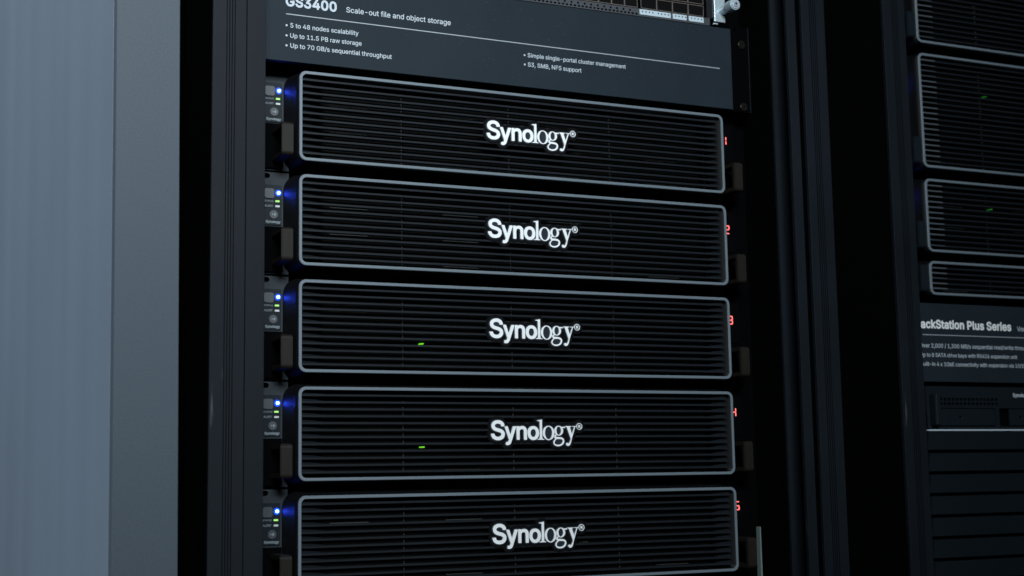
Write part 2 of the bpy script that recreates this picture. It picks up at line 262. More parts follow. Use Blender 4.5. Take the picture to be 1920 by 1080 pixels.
GL['R'][chr(110)] = [410,[[51,-6,45,6,46,382,56,387,114,386,120,379,120,351,124,346,161,377,199,390,226,393,256,390,286,382,309,369,344,331,354,311,362,279,365,254,364,-2,356,-7,301,-8,289,
-1,287,256,278,284,261,305,239,317,209,322,174,314,151,301,136,284,126,261,123,244,121,-1,111,-7]]]
GL['R'][chr(111)] = [415,[[179,-14,134,-2,104,16,70,49,53,74,36,114,28,154,30,239,41,276,58,311,76,335,106,361,129,376,164,387,201,392,239,390,279,379,306,364,344,330,362,304,379,261,387,221,
385,136,377,106,359,69,337,39,309,14,259,-10,231,-15],[203,54,246,61,276,81,299,119,310,159,312,186,304,241,294,269,282,289,251,313,216,322,196,322,166,314,138,294,113,
249,103,189,111,134,131,91,164,63]]]
GL['R'][chr(112)] = [424,[[51,-149,45,-136,46,381,56,387,114,386,120,379,120,346,124,342,149,367,166,379,196,390,224,393,259,390,306,374,334,355,357,329,372,306,387,271,397,216,397,164,392,
126,379,86,366,61,331,20,291,-4,266,-12,211,-15,191,-12,159,3,124,32,121,-144,111,-150],[203,56,231,55,246,58,280,76,304,108,314,136,320,166,317,229,302,274,292,289,274,
307,231,322,209,322,186,317,166,306,149,290,128,249,120,204,125,141,143,96,164,73]]]
GL['R'][chr(113)] = [424,[[309,-149,303,-139,301,32,266,3,234,-12,174,-15,146,-9,101,13,71,43,57,64,38,104,28,154,28,221,43,286,66,326,90,354,119,374,151,387,194,393,239,387,274,369,301,341,
305,346,305,379,311,386,371,387,380,379,380,-141,371,-150],[188,56,216,55,231,58,254,68,270,81,294,124,305,176,302,224,287,274,261,304,239,317,216,322,179,319,148,304,131,
287,118,264,105,219,103,189,105,159,123,104,139,81,151,71,169,61]]]
GL['R'][chr(114)] = [259,[[51,-6,45,6,46,381,56,387,114,386,120,379,120,354,124,351,148,374,174,387,199,392,244,391,250,381,247,319,239,315,191,317,169,311,141,292,126,264,123,249,121,-1,111,
-7]]]
GL['R'][chr(115)] = [365,[[151,-14,108,-4,65,24,37,64,28,91,30,99,94,115,101,109,114,81,129,66,156,55,194,53,226,61,250,76,260,96,257,119,246,132,229,142,134,166,104,177,81,190,55,216,46,234,
40,254,40,291,48,319,61,339,79,357,99,371,129,384,154,390,181,393,221,390,264,376,291,357,323,316,330,299,327,286,319,281,269,270,261,276,245,304,229,316,201,325,174,325,
144,316,125,301,118,286,120,261,129,249,149,238,264,207,299,187,320,166,332,146,337,129,337,86,332,66,319,43,279,7,256,-4,226,-12]]]
GL['R'][chr(116)] = [227,[[159,-12,126,-7,99,6,75,29,64,49,58,79,57,316,51,320,6,320,-2,329,0,384,9,387,51,388,57,391,58,469,66,477,121,477,130,474,135,389,204,387,212,379,212,331,209,323,
139,320,133,314,133,99,136,79,144,65,159,58,206,60,220,9,217,-1,204,-9]]]
GL['R'][chr(117)] = [410,[[161,-12,129,-4,91,18,66,49,53,76,45,124,46,381,59,388,114,387,121,381,123,126,126,111,141,81,156,68,176,60,209,58,234,63,259,78,269,89,284,119,287,136,289,381,299,
387,359,386,365,374,364,-1,354,-7,296,-6,290,1,290,29,286,34,262,11,234,-4,201,-12]]]
GL['R'][chr(118)] = [389,[[161,-6,152,6,133,54,13,366,11,381,24,388,81,387,91,382,191,104,196,96,298,381,309,387,371,386,376,381,377,371,234,-1,224,-7]]]
GL['R'][chr(119)] = [567,[[136,-6,128,4,56,241,18,366,16,379,19,385,84,387,94,381,166,121,171,112,243,376,249,385,311,387,324,379,396,113,402,121,473,381,484,387,541,387,550,384,552,376,547,
356,434,-5,371,-7,361,-1,284,266,206,-1,196,-7]]]
GL['R'][chr(120)] = [379,[[21,-6,15,1,18,9,144,194,25,371,25,384,36,388,104,385,186,256,191,253,279,385,346,388,356,385,359,379,357,374,236,191,359,11,364,1,362,-4,351,-8,281,-5,189,136,96,
-5,89,-7]]]
GL['R'][chr(121)] = [389,[[69,-152,46,-146,40,-139,54,-84,61,-78,99,-82,121,-72,142,-39,153,1,13,366,11,381,24,388,81,387,91,382,194,97,199,104,298,381,309,387,371,386,376,381,377,371,219,
-41,197,-91,164,-130,136,-146,109,-152]]]
GL['R'][chr(8226)] = [389,[[179,86,139,98,103,129,81,171,78,216,93,261,126,296,151,311,171,317,216,317,259,299,292,266,310,226,313,204,310,179,294,141,261,106,224,88]]]
GL['B'] = {}
GL['B'][chr(32)] = [188,[]]
GL['B'][chr(48)] = [467,[[211,-37,164,-27,126,-9,90,21,63,56,46,91,28,151,20,199,18,276,25,344,38,396,63,451,85,481,118,511,154,532,201,545,249,545,299,532,331,514,374,475,392,449,417,389,
430,334,435,286,435,221,427,161,409,96,397,69,370,29,336,-2,309,-19,259,-35],[210,81,236,80,251,83,275,99,297,136,305,161,312,209,315,246,312,299,299,366,277,406,264,419,
236,430,216,430,199,424,183,414,169,397,151,356,140,296,140,214,148,161,159,130,173,106,189,91]]]
GL['B'][chr(51)] = [467,[[201,-37,169,-32,126,-19,96,-4,74,13,48,39,28,71,15,116,19,144,31,157,49,162,104,162,119,159,134,146,146,111,161,93,186,83,236,80,261,87,287,104,297,124,300,146,297,
169,282,194,259,209,226,217,161,218,144,223,134,233,127,256,128,296,133,314,222,419,216,422,76,423,56,428,46,439,40,456,40,504,43,519,56,534,76,540,364,540,381,537,397,
524,402,506,402,466,399,450,286,316,321,302,352,284,379,260,397,236,412,206,422,164,422,126,414,91,397,54,382,34,356,8,331,-9,304,-22,266,-32,229,-37]]]
GL['B'][chr(52)] = [467,[[284,-29,268,-24,256,-9,253,6,252,69,249,75,44,75,29,79,19,88,10,111,10,156,18,179,216,514,234,534,254,540,304,540,321,536,337,519,337,496,162,196,169,193,250,194,
253,311,258,331,269,342,286,347,339,347,354,343,362,336,372,314,373,196,376,193,409,192,426,187,438,174,442,156,442,109,435,89,421,78,379,75,373,71,372,4,365,-16,354,-26,
339,-30]]]
GL['B'][chr(71)] = [534,[[251,-37,179,-22,139,-3,105,21,69,61,51,89,26,146,13,204,10,279,18,334,37,394,74,454,110,491,136,511,189,534,236,545,291,545,364,527,401,507,426,487,464,447,487,406,
502,359,499,341,487,326,471,321,411,320,396,324,388,331,355,389,332,409,316,417,289,425,246,425,221,419,201,409,179,392,161,369,146,339,138,311,133,269,135,211,141,186,
156,149,173,124,188,109,211,94,239,85,276,83,301,86,329,96,354,113,373,141,380,169,286,170,269,176,256,191,252,209,256,264,269,279,289,285,471,285,489,281,502,269,507,251,
507,176,497,124,482,86,457,49,424,15,386,-9,341,-27,306,-35]]]
GL['B'][chr(80)] = [459,[[61,-29,46,-24,38,-16,30,6,30,501,34,521,46,534,64,540,239,540,286,534,339,517,374,494,395,474,414,446,432,401,440,351,437,319,414,249,376,203,354,186,324,171,271,
158,157,154,155,6,151,-11,139,-24,121,-30],[157,274,254,273,277,279,296,291,312,319,315,349,309,384,296,404,266,420,157,421]]]
GL['B'][chr(82)] = [463,[[61,-29,46,-24,38,-16,30,6,30,501,34,521,46,534,64,540,241,540,309,529,354,511,375,496,409,459,427,424,437,381,440,354,437,321,422,269,402,236,356,194,453,14,456,1,
453,-11,441,-24,424,-30,359,-30,339,-24,326,-11,231,164,224,167,161,167,155,161,155,6,151,-11,139,-24,121,-30],[157,286,254,285,279,291,296,300,308,314,315,339,312,381,
300,404,284,414,249,422,157,421]]]
GL['B'][chr(83)] = [461,[[214,-39,161,-32,119,-19,73,9,44,38,21,79,8,134,12,149,24,162,41,167,99,167,114,164,131,149,143,109,161,93,199,80,246,80,271,86,301,104,314,124,314,154,297,171,276,
182,139,223,81,255,50,286,32,319,23,354,23,389,33,431,46,456,61,477,94,507,136,529,169,539,199,545,254,545,304,534,329,524,369,499,391,477,412,449,422,426,430,391,424,364,
414,353,396,348,344,348,329,351,313,364,303,394,292,409,254,427,224,430,186,424,159,409,146,386,146,363,159,348,181,334,321,292,381,257,405,234,427,199,437,159,437,121,
427,79,414,54,402,36,372,6,326,-19,299,-29,261,-37]]]
GL['B'][chr(97)] = [403,[[151,-39,89,-24,63,-11,31,18,8,59,0,94,0,121,8,156,25,186,61,217,91,232,129,242,241,258,245,264,244,276,236,290,219,299,174,300,146,287,114,251,96,246,26,266,13,281,
13,299,28,331,45,354,89,388,129,404,164,412,194,415,224,412,274,399,306,382,337,351,354,321,367,264,367,4,357,-19,349,-26,334,-30,281,-30,266,-26,251,-15,219,-29,189,-37],
[153,76,196,78,224,91,244,121,244,145,236,147,169,137,144,132,130,124,123,114,124,91,136,81]]]
GL['B'][chr(99)] = [410,[[181,-37,139,-27,106,-12,88,1,43,49,18,99,8,139,5,216,16,269,29,304,48,334,79,367,109,389,136,402,179,412,211,415,239,412,279,402,329,375,360,344,374,324,389,289,
390,271,385,261,371,249,306,233,285,241,260,281,241,294,221,300,196,300,166,289,144,266,128,219,125,189,128,156,143,111,160,91,176,81,206,75,226,78,259,93,280,131,291,142,
306,146,376,127,388,114,391,99,383,71,364,39,321,-4,284,-24,249,-34,229,-37]]]
GL['B'][chr(101)] = [418,[[184,-37,149,-29,106,-12,73,14,48,41,21,91,8,136,5,216,16,269,26,296,51,339,81,370,129,399,176,412,209,415,277,401,311,384,347,354,367,329,389,279,400,229,400,176,
391,153,381,144,366,140,132,139,133,126,149,100,166,86,189,78,216,75,251,84,267,96,289,127,309,135,374,119,392,101,392,79,377,46,359,22,321,-9,291,-24,251,-35],[135,251,
264,250,272,254,264,272,244,292,219,300,194,300,171,294,156,285,136,259]]]
GL['B'][chr(103)] = [439,[[174,-179,121,-167,99,-157,66,-135,48,-116,27,-86,23,-71,28,-54,41,-41,84,-17,99,-13,117,-19,146,-50,166,-62,196,-67,236,-65,261,-54,272,-44,280,-26,280,-9,274,-6,
251,-17,214,-25,159,-22,119,-9,91,6,48,46,18,101,5,159,5,224,18,281,38,324,61,355,91,382,129,402,169,412,201,415,249,407,284,390,299,404,316,410,366,410,381,407,397,394,
402,374,402,-19,389,-79,361,-122,314,-158,276,-172,239,-180],[183,91,226,90,254,103,269,124,280,156,282,206,272,256,249,287,219,300,179,297,156,284,138,256,128,224,125,
186,136,134,153,106]]]
GL['B'][chr(105)] = [181,[[54,-29,39,-24,30,-16,23,6,23,374,27,391,38,404,72,411,43,426,23,446,16,459,10,484,21,516,36,535,59,549,84,554,109,549,126,540,144,521,155,494,155,474,144,446,124,
426,95,411,129,404,139,394,145,376,145,6,139,-14,124,-27,109,-30]]]
GL['B'][chr(107)] = [395,[[54,-29,39,-24,30,-16,23,6,23,506,28,524,44,537,59,540,111,540,126,536,135,529,145,506,146,282,151,283,274,406,291,410,356,410,374,404,386,391,388,376,382,361,245,
221,241,214,394,19,399,1,396,-11,387,-21,366,-30,299,-30,281,-26,268,-14,155,131,149,133,145,126,145,6,139,-14,129,-24,111,-30]]]
GL['B'][chr(108)] = [203,[[126,-32,81,-21,50,4,31,36,23,74,23,504,31,527,41,536,56,540,114,539,129,534,142,519,145,501,145,89,149,83,179,82,192,71,199,56,210,9,204,-11,189,-24,156,-32]]]
GL['B'][chr(110)] = [424,[[54,-29,39,-24,30,-16,23,6,23,374,28,394,39,404,56,410,106,410,126,404,141,391,179,407,229,415,279,407,314,392,362,344,374,319,385,276,388,9,382,-14,369,-26,349,-30,
299,-30,281,-24,271,-14,265,6,265,256,259,274,249,287,231,297,209,300,181,294,161,282,151,266,145,249,145,6,141,-11,129,-24,111,-30]]]
GL['B'][chr(111)] = [429,[[181,-37,139,-27,106,-12,88,1,43,49,18,99,8,139,5,216,16,269,29,304,48,334,79,367,109,389,136,402,179,412,209,415,249,410,291,397,331,372,362,341,382,311,399,269,
410,219,410,159,399,106,389,81,366,41,336,8,311,-11,269,-29,231,-37],[200,76,239,81,265,101,284,141,290,181,284,234,269,269,260,281,244,292,221,300,181,297,155,281,136,
249,125,194,130,144,143,111,171,83]]]
GL['B'][chr(114)] = [273,[[54,-29,39,-24,30,-16,23,6,22,371,27,391,39,404,56,410,109,410,124,406,139,395,166,407,199,415,236,415,254,411,267,399,272,381,272,329,267,309,256,298,239,293,191,
295,179,292,158,279,146,256,145,6,141,-11,129,-24,111,-30]]]
GL['B'][chr(115)] = [379,[[154,-37,96,-22,69,-7,43,16,16,59,7,91,11,109,26,122,94,136,106,133,117,124,131,94,141,83,166,75,191,75,226,85,237,96,236,111,226,119,206,127,111,151,69,173,38,204,
26,225,18,256,18,289,28,326,43,351,66,375,84,387,121,404,156,412,184,415,219,412,274,396,301,377,320,359,339,331,349,309,352,294,348,279,339,268,326,261,271,248,249,258,
224,294,204,302,174,302,154,296,143,289,141,269,151,261,171,253,271,227,311,205,337,179,352,154,360,126,360,89,352,59,337,31,294,-9,264,-24,224,-35]]]
GL['B'][chr(116)] = [241,[[161,-34,119,-27,89,-13,53,24,43,44,35,81,35,294,-9,303,-19,314,-25,331,-25,376,-19,394,-4,407,34,412,38,479,51,494,69,500,121,500,139,494,149,484,155,466,156,412,
216,406,229,394,235,376,235,331,226,310,216,302,201,298,161,297,155,294,155,96,161,80,204,83,224,72,229,64,242,4,237,-11,221,-26,199,-32]]]
GL['B'][chr(117)] = [424,[[164,-34,121,-24,79,0,48,36,33,69,23,126,23,374,27,391,39,404,59,410,111,410,129,404,139,394,145,374,145,121,153,101,169,86,186,80,211,80,229,84,247,96,259,114,265,
131,265,374,269,391,281,404,299,410,351,410,369,406,382,394,387,374,388,9,383,-11,371,-24,354,-30,301,-30,284,-24,269,-11,241,-24,211,-32]]]
GL['B'][chr(121)] = [403,[[71,-174,36,-166,21,-149,18,-134,33,-76,51,-58,64,-56,96,-60,109,-55,122,-31,131,1,-7,359,-11,376,-8,391,4,404,24,410,81,410,96,406,107,396,194,166,199,171,283,396,
294,406,309,410,364,410,381,406,397,389,399,376,397,364,239,-49,216,-101,200,-124,161,-157,141,-167,106,-175]]]
GL['logo'] = [[2265,-582,2185,-575,2098,-557,2023,-532,1965,-503,1919,-471,1865,-412,1839,-365,1821,-302,1826,-215,1839,-169,1872,-98,1925,-27,1969,17,2045,77,1976,119,1946,148,1922,
185,1909,231,1909,265,1918,302,1956,366,2005,410,2086,465,2033,519,2009,552,1972,623,1950,690,1942,735,1942,835,1972,948,2023,1037,2094,1112,2131,1141,2209,1181,2298,1208,
2390,1217,2481,1204,2560,1178,2648,1129,3015,1133,3021,1123,3021,1040,3015,1030,2753,1019,2795,931,2812,869,2821,806,2816,723,2795,640,2766,577,2712,502,2677,467,2610,418,
2552,389,2444,359,2402,354,2315,359,2177,399,2106,344,2081,316,2064,285,2069,268,2152,246,2502,225,2619,204,2702,178,2769,145,2837,90,2878,31,2908,-48,2916,-119,2912,-173,
2886,-269,2840,-353,2769,-429,2727,-461,2656,-503,2552,-545,2419,-575,2323,-583],[3281,-557,3210,-545,3156,-516,3125,-490,3096,-431,3096,-390,3106,-359,3121,-335,3156,
-305,3181,-293,3231,-283,3298,-301,3342,-340,3360,-369,3391,-348,3436,-290,3499,-169,3536,-73,3533,-52,3579,81,3182,1085,3152,1093,3052,1135,3052,1189,3640,1189,3639,1135,
3535,1101,3510,1100,3506,1094,3709,465,3715,460,3955,1127,3948,1133,3756,1134,3750,1144,3752,1189,4168,1190,4168,1135,4056,1133,4046,1127,3651,-10,3650,-48,3628,-135,3582,
-281,3537,-381,3487,-456,3423,-516,3365,-545],[-2735,-457,-2790,-450,-2831,-436,-2850,-423,-2861,-406,-2866,-373,-2824,-210,-2806,-188,-2777,-172,-2744,-171,-2677,-183,
-2644,-174,-2623,-158,-2589,-102,-2550,19,-2945,1090,-2950,1119,-2944,1140,-2927,1161,-2894,1175,-2698,1175,-2660,1153,-2647,1131,-2415,460,-2398,422,-2170,1077,-2141,
1148,-2116,1169,-2098,1175,-1906,1175,-1885,1169,-1869,1158,-1856,1140,-1851,1102,-2310,-152,-2355,-256,-2402,-329,-2452,-379,-2510,-420,-2610,-454],[2250,-448,2369,-446,
2460,-428,2550,-398,2615,-366,2660,-333,2694,-303,2732,-252,2749,-219,2761,-173,2767,-131,2762,-94,2756,-71,2733,-31,2685,7,2619,32,2527,50,2402,58,2185,57,2123,20,2060,
-29,2006,-88,1955,-177,1942,-227,1942,-290,1947,-306,1969,-345,1994,-371,2063,-410,2152,-437],[1340,-40,1227,-24,1127,13,1026,77,942,156,872,256,830,344,792,485,783,602,
792,694,822,815,876,931,940,1021,1006,1087,1047,1119,1152,1178,1265,1212,1385,1221,1510,1199,1619,1153,1719,1083,1796,1002,1853,915,1907,785,1933,656,1933,527,1907,394,
1874,306,1819,209,1771,148,1725,102,1640,39,1556,-3,1448,-33],[-3635,-32,-3760,-25,-3835,-11,-3919,14,-4027,64,-4123,133,-4182,202,-4245,315,-4275,431,-4275,494,-4270,506,
-4257,523,-4231,537,-3985,536,-3963,523,-3947,498,-3928,423,-3903,377,-3873,346,-3840,322,-3798,301,-3710,275,-3660,267,-3569,267,-3510,275,-3423,301,-3348,346,-3301,398,
-3280,444,-3275,502,-3289,544,-3323,583,-3394,628,-3502,665,-3765,735,-3869,768,-4002,830,-4095,894,-4157,960,-4191,1015,-4215,1073,-4229,1140,-4229,1273,-4220,1323,-4195,
1394,-4144,1478,-4069,1558,-3985,1616,-3877,1665,-3760,1696,-3615,1708,-3502,1704,-3365,1678,-3277,1645,-3163,1577,-3081,1500,-3030,1427,-2997,1356,-2984,1306,-2975,1240,
-2975,1206,-2989,1181,-3019,1163,-3260,1164,-3285,1179,-3299,1198,-3314,1260,-3340,1308,-3398,1357,-3460,1386,-3523,1404,-3577,1412,-3640,1412,-3748,1390,-3831,1350,-3871,
1310,-3895,1269,-3908,1215,-3899,1169,-3887,1148,-3848,1108,-3781,1068,-3660,1026,-3423,965,-3302,928,-3177,866,-3110,821,-3038,748,-3001,698,-2980,656,-2954,552,-2954,
423,-2968,352,-3005,260,-3079,156,-3144,101,-3194,68,-3269,30,-3360,-3,-3502,-29],[-244,-24,-360,1,-456,47,-515,88,-569,138,-641,235,-686,327,-721,460,-725,669,-716,735,
-678,865,-628,956,-569,1033,-481,1107,-390,1157,-290,1187,-227,1196,-56,1191,10,1178,73,1157,131,1128,181,1095,242,1044,320,940,370,835,400,715,408,598,400,452,370,335,
320,231,273,163,237,123,178,73,102,26,-6,-12,-85,-25],[-1752,1,-1783,19,-1800,56,-1800,1127,-1785,1162,-1748,1183,-1560,1183,-1525,1165,-1514,1148,-1507,1115,-1502,1113,
-1431,1157,-1365,1182,-1302,1196,-1210,1200,-1152,1196,-1085,1182,-1027,1162,-955,1119,-892,1060,-843,990,-810,902,-796,835,-792,794,-792,56,-806,22,-844,0,-1031,0,-1065,
14,-1082,35,-1088,56,-1088,744,-1097,798,-1127,862,-1169,899,-1244,925,-1310,925,-1369,911,-1440,871,-1470,835,-1496,769,-1504,702,-1504,56,-1510,35,-1526,15,-1556,0],
[256,0,250,10,253,48,427,81,475,131,492,160,491,1552,469,1579,419,1619,261,1635,259,1685,265,1691,310,1700,716,1769,721,1756,721,152,781,81,918,48,920,6,910,0],[1346,35,
1369,34,1423,43,1490,72,1537,106,1606,184,1657,277,1682,340,1708,444,1721,556,1716,681,1700,777,1665,885,1624,969,1579,1031,1512,1094,1440,1132,1373,1146,1294,1136,1235,
1111,1192,1081,1138,1027,1110,991,1064,906,1030,815,1013,740,1000,640,1000,535,1017,419,1047,315,1084,231,1138,152,1209,85,1273,51],[-171,244,-127,246,-60,264,-9,294,33,
335,70,398,86,444,108,560,108,602,96,685,74,760,53,806,25,844,-35,895,-73,911,-131,925,-190,925,-248,911,-285,895,-337,852,-370,810,-399,748,-421,665,-429,590,-425,531,
-407,448,-390,398,-360,347,-294,280,-235,255],[2354,427,2398,425,2435,435,2483,460,2531,509,2562,556,2595,635,2612,719,2617,773,2603,902,2582,969,2557,1023,2529,1065,2487,
1106,2444,1132,2390,1146,2344,1141,2319,1132,2267,1102,2235,1070,2205,1027,2180,977,2154,890,2146,831,2150,702,2180,594,2201,552,2238,498,2269,467,2315,439],[4431,872,
4377,885,4323,909,4254,965,4214,1023,4197,1060,4179,1140,4179,1181,4201,1269,4222,1310,4265,1366,4310,1403,4369,1432,4440,1450,4498,1450,4560,1436,4623,1407,4692,1348,
4730,1290,4753,1227,4758,1198,4758,1119,4745,1065,4724,1019,4696,977,4649,931,4598,899,4548,880,4506,871],[4433,923,4498,921,4527,926,4573,943,4616,969,4658,1010,4678,
1040,4699,1085,4708,1123,4708,1198,4703,1219,4682,1273,4656,1312,4623,1346,4594,1366,4552,1386,4494,1400,4444,1400,4377,1382,4302,1333,4252,1262,4239,1227,4229,1177,4229,
1144,4243,1081,4259,1044,4292,998,4344,955,4385,935],[4385,1035,4375,1052,4376,1285,4394,1296,4506,1296,4535,1286,4558,1269,4575,1240,4579,1206,4574,1177,4543,1131,4586,
1060,4586,1044,4573,1034,4527,1035,4514,1048,4473,1116,4448,1121,4438,1115,4435,1043,4423,1034],[4440,1185,4485,1184,4502,1189,4511,1202,4511,1215,4502,1229,4485,1236,
4444,1237,4438,1227]]   # hundredths of a millimetre
GL['plate'] = [2265,-682,2094,-658,1977,-620,1865,-554,1796,-485,1768,-444,1747,-402,1725,-327,1725,-215,1747,-131,1789,-44,1882,69,1860,94,1749,-6,1640,-74,1531,-115,1373,-141,1298,
-137,1202,-120,1098,-82,1015,-38,973,-82,915,-100,256,-100,206,-87,165,-55,40,-103,-23,-116,-85,-125,-240,-125,-385,-95,-490,-49,-598,29,-685,124,-691,119,-692,52,-705,-2,
-725,-35,-773,-78,-848,-100,-1035,-100,-1090,-86,-1123,-67,-1154,-35,-1183,27,-1188,748,-1210,806,-1252,825,-1310,825,-1365,803,-1386,781,-1399,748,-1404,702,-1404,52,
-1426,-19,-1469,-67,-1502,-86,-1556,-100,-1748,-100,-1819,-78,-1878,-19,-1900,56,-1902,662,-2218,-190,-2268,-302,-2315,-378,-2419,-478,-2496,-523,-2560,-545,-2644,-558,
-2731,-558,-2819,-545,-2902,-508,-2945,-460,-2961,-419,-2962,-348,-2924,-198,-2896,-140,-2835,-88,-2773,-71,-2689,-77,-2654,15,-2848,540,-2854,531,-2854,423,-2872,327,
-2918,215,-2973,130,-3044,54,-3140,-16,-3306,-90,-3440,-121,-3598,-133,-3723,-129,-3856,-108,-3956,-78,-4081,-20,-4177,50,-4252,130,-4291,185,-4336,277,-4361,356,-4375,
435,-4371,519,-4353,560,-4315,604,-4273,628,-4227,638,-3994,638,-3948,628,-3906,604,-3868,560,-3847,515,-3836,460,-3816,427,-3760,393,-3660,367,-3565,367,-3460,393,-3404,
427,-3380,460,-3375,485,-3397,515,-3452,545,-3819,647,-3948,693,-4056,747,-4154,815,-4241,906,-4291,994,-4311,1048,-4329,1140,-4329,1269,-4307,1377,-4270,1465,-4228,1531,
-4125,1640,-4040,1699,-3915,1757,-3785,1791,-3615,1808,-3465,1800,-3290,1757,-3181,1707,-3110,1661,-2996,1552,-2947,1481,-2914,1415,-2876,1277,-2673,1271,-2627,1253,-2579,
1210,-2555,1169,-2398,724,-2232,1190,-2169,1253,-2098,1275,-1902,1275,-1831,1255,-1748,1283,-1565,1283,-1506,1270,-1469,1250,-1390,1278,-1302,1296,-1206,1300,-1081,1283,
-990,1253,-940,1228,-877,1183,-781,1078,-731,985,-654,1085,-598,1142,-510,1207,-435,1245,-369,1270,-265,1291,-90,1296,65,1265,185,1211,285,1137,390,1021,390,1515,377,1525,
240,1538,200,1556,176,1581,163,1615,158,1681,168,1727,202,1771,235,1786,715,1869,756,1861,781,1846,807,1815,821,1765,823,1038,952,1171,1040,1232,1135,1278,1290,1316,1427,
1316,1535,1295,1615,1265,1715,1211,1773,1167,1902,1032,1954,1110,2076,1223,2173,1274,2273,1304,2373,1317,2465,1308,2577,1278,2681,1229,2956,1234,2998,1274,3060,1292,3631,
1292,3698,1275,3760,1292,4098,1292,4179,1419,4238,1473,4302,1512,4369,1536,4440,1550,4498,1550,4585,1532,4677,1491,4710,1467,4775,1402,4824,1323,4854,1227,4858,1123,4840,
1040,4812,973,4779,923,4710,854,4656,818,4552,779,4440,771,4340,793,4244,843,4171,910,4115,999,4106,999,3751,-23,3724,-160,3674,-319,3603,-465,3571,-510,3500,-581,3423,
-628,3352,-650,3285,-658,3198,-645,3131,-616,3081,-583,3030,-527,3001,-460,2996,-390,3014,-323,3038,-281,3090,-230,3156,-197,3231,-183,3290,-193,3356,-219,3365,-216,3432,
-69,3435,-35,3474,77,3110,987,3077,950,3044,935,2903,923,2921,810,2921,760,2907,673,2878,581,2836,502,2794,446,2708,365,2619,310,2769,257,2849,210,2937,123,2982,44,3004,
-23,3016,-123,2995,-256,2949,-365,2904,-431,2823,-512,2694,-595,2577,-640,2469,-666,2323,-683]   # hundredths of a millimetre
GL['plate2'] = [2219,-899,2052,-875,1923,-836,1802,-778,1717,-719,1633,-635,1576,-552,1543,-485,1502,-350,1415,-358,1252,-354,1144,-332,1035,-296,956,-317,215,-317,144,-300,-35,-341,
-285,-341,-444,-307,-610,-234,-706,-290,-798,-316,-1077,-317,-1181,-287,-1294,-210,-1410,-287,-1515,-317,-1794,-316,-1885,-290,-1994,-225,-2080,-419,-2152,-528,-2248,-625,
-2348,-695,-2502,-757,-2594,-775,-2777,-775,-2860,-761,-2952,-732,-3054,-669,-3110,-608,-3153,-535,-3183,-435,-3177,-279,-3327,-324,-3456,-346,-3765,-346,-3898,-325,-4040,
-282,-4190,-211,-4327,-112,-4440,13,-4540,194,-4592,390,-4591,540,-4570,619,-4504,727,-4432,794,-4499,919,-4546,1094,-4546,1319,-4507,1473,-4457,1581,-4375,1702,-4273,
1804,-4181,1870,-4040,1945,-3923,1986,-3781,2016,-3660,2025,-3456,2021,-3352,2004,-3206,1961,-3073,1899,-2935,1804,-2833,1702,-2768,1610,-2706,1494,-2631,1487,-2552,1462,
-2460,1404,-2398,1341,-2335,1404,-2277,1445,-2144,1491,-1844,1488,-1790,1500,-1519,1500,-1460,1488,-1348,1512,-1165,1517,-1040,1500,-915,1461,-831,1420,-710,1335,-610,
1403,-427,1482,-277,1512,-40,1514,-58,1598,-58,1731,-49,1773,-20,1844,15,1895,98,1966,198,2004,673,2087,760,2087,848,2062,927,2012,995,1931,1037,1810,1040,1480,1244,1533,
1473,1533,1594,1507,1698,1470,1885,1360,1990,1428,2110,1486,2231,1521,2323,1533,2440,1533,2548,1516,2735,1450,2865,1450,2931,1486,3015,1508,3965,1509,4058,1610,4123,1661,
4225,1719,4310,1749,4394,1766,4540,1767,4681,1732,4785,1682,4860,1629,4940,1549,5028,1406,5075,1244,5075,1073,5040,944,4999,856,4940,771,4853,685,4715,601,4552,554,4394,
554,4204,606,3968,-69,3936,-219,3878,-402,3807,-552,3733,-660,3648,-746,3573,-799,3485,-840,3373,-871,3240,-875,3140,-857,3023,-807,2906,-726,2731,-820,2590,-865,2423,
-896]   # hundredths of a millimetre
def pairs(c): return [(c[i], c[i + 1]) for i in range(0, len(c), 2)]
def text(s, x, z, width, y, m, parent, bold=False, squash=None, name='lettering', track=0):
    T = GL['B' if bold else 'R']; adv = 0; loops = []
    for ch in s:
        a, g = T[ch]
        for c in g: loops.append([(px + adv, pz) for px, pz in pairs(c)])
        adv += a + track
    k = width / adv; kz = squash or k
    return flat(name, [[(x + a * k, z + b * kz) for a, b in L_] for L_ in loops], y - .12, .1, m, parent)
def rrect(x0, x1, z0, z1, r, n=6):
    out = []
    for cx, cz, a0 in ((x1 - r, z1 - r, 0), (x0 + r, z1 - r, 90), (x0 + r, z0 + r, 180), (x1 - r, z0 + r, 270)):
        for i in range(n + 1):
            a = math.radians(a0 + 90 * i / n); out.append((cx + r * math.cos(a), cz + r * math.sin(a)))
    return out
def loft(rings):
    """rings: (pts xz, y) with the same count"""
    b = bmesh.new(); R = [[b.verts.new((x, y, z)) for x, z in pts] for pts, y in rings]; n = len(R[0])
    for A, B in zip(R, R[1:]):
        for i in range(n): b.faces.new((A[i], A[(i + 1) % n], B[(i + 1) % n], B[i]))
    return b
def copy_tree(o, parent=None):
    c = o.copy(); COL.objects.link(c); c.parent = parent
    for ch in [x for x in o.children]: copy_tree(ch, c)
    return c

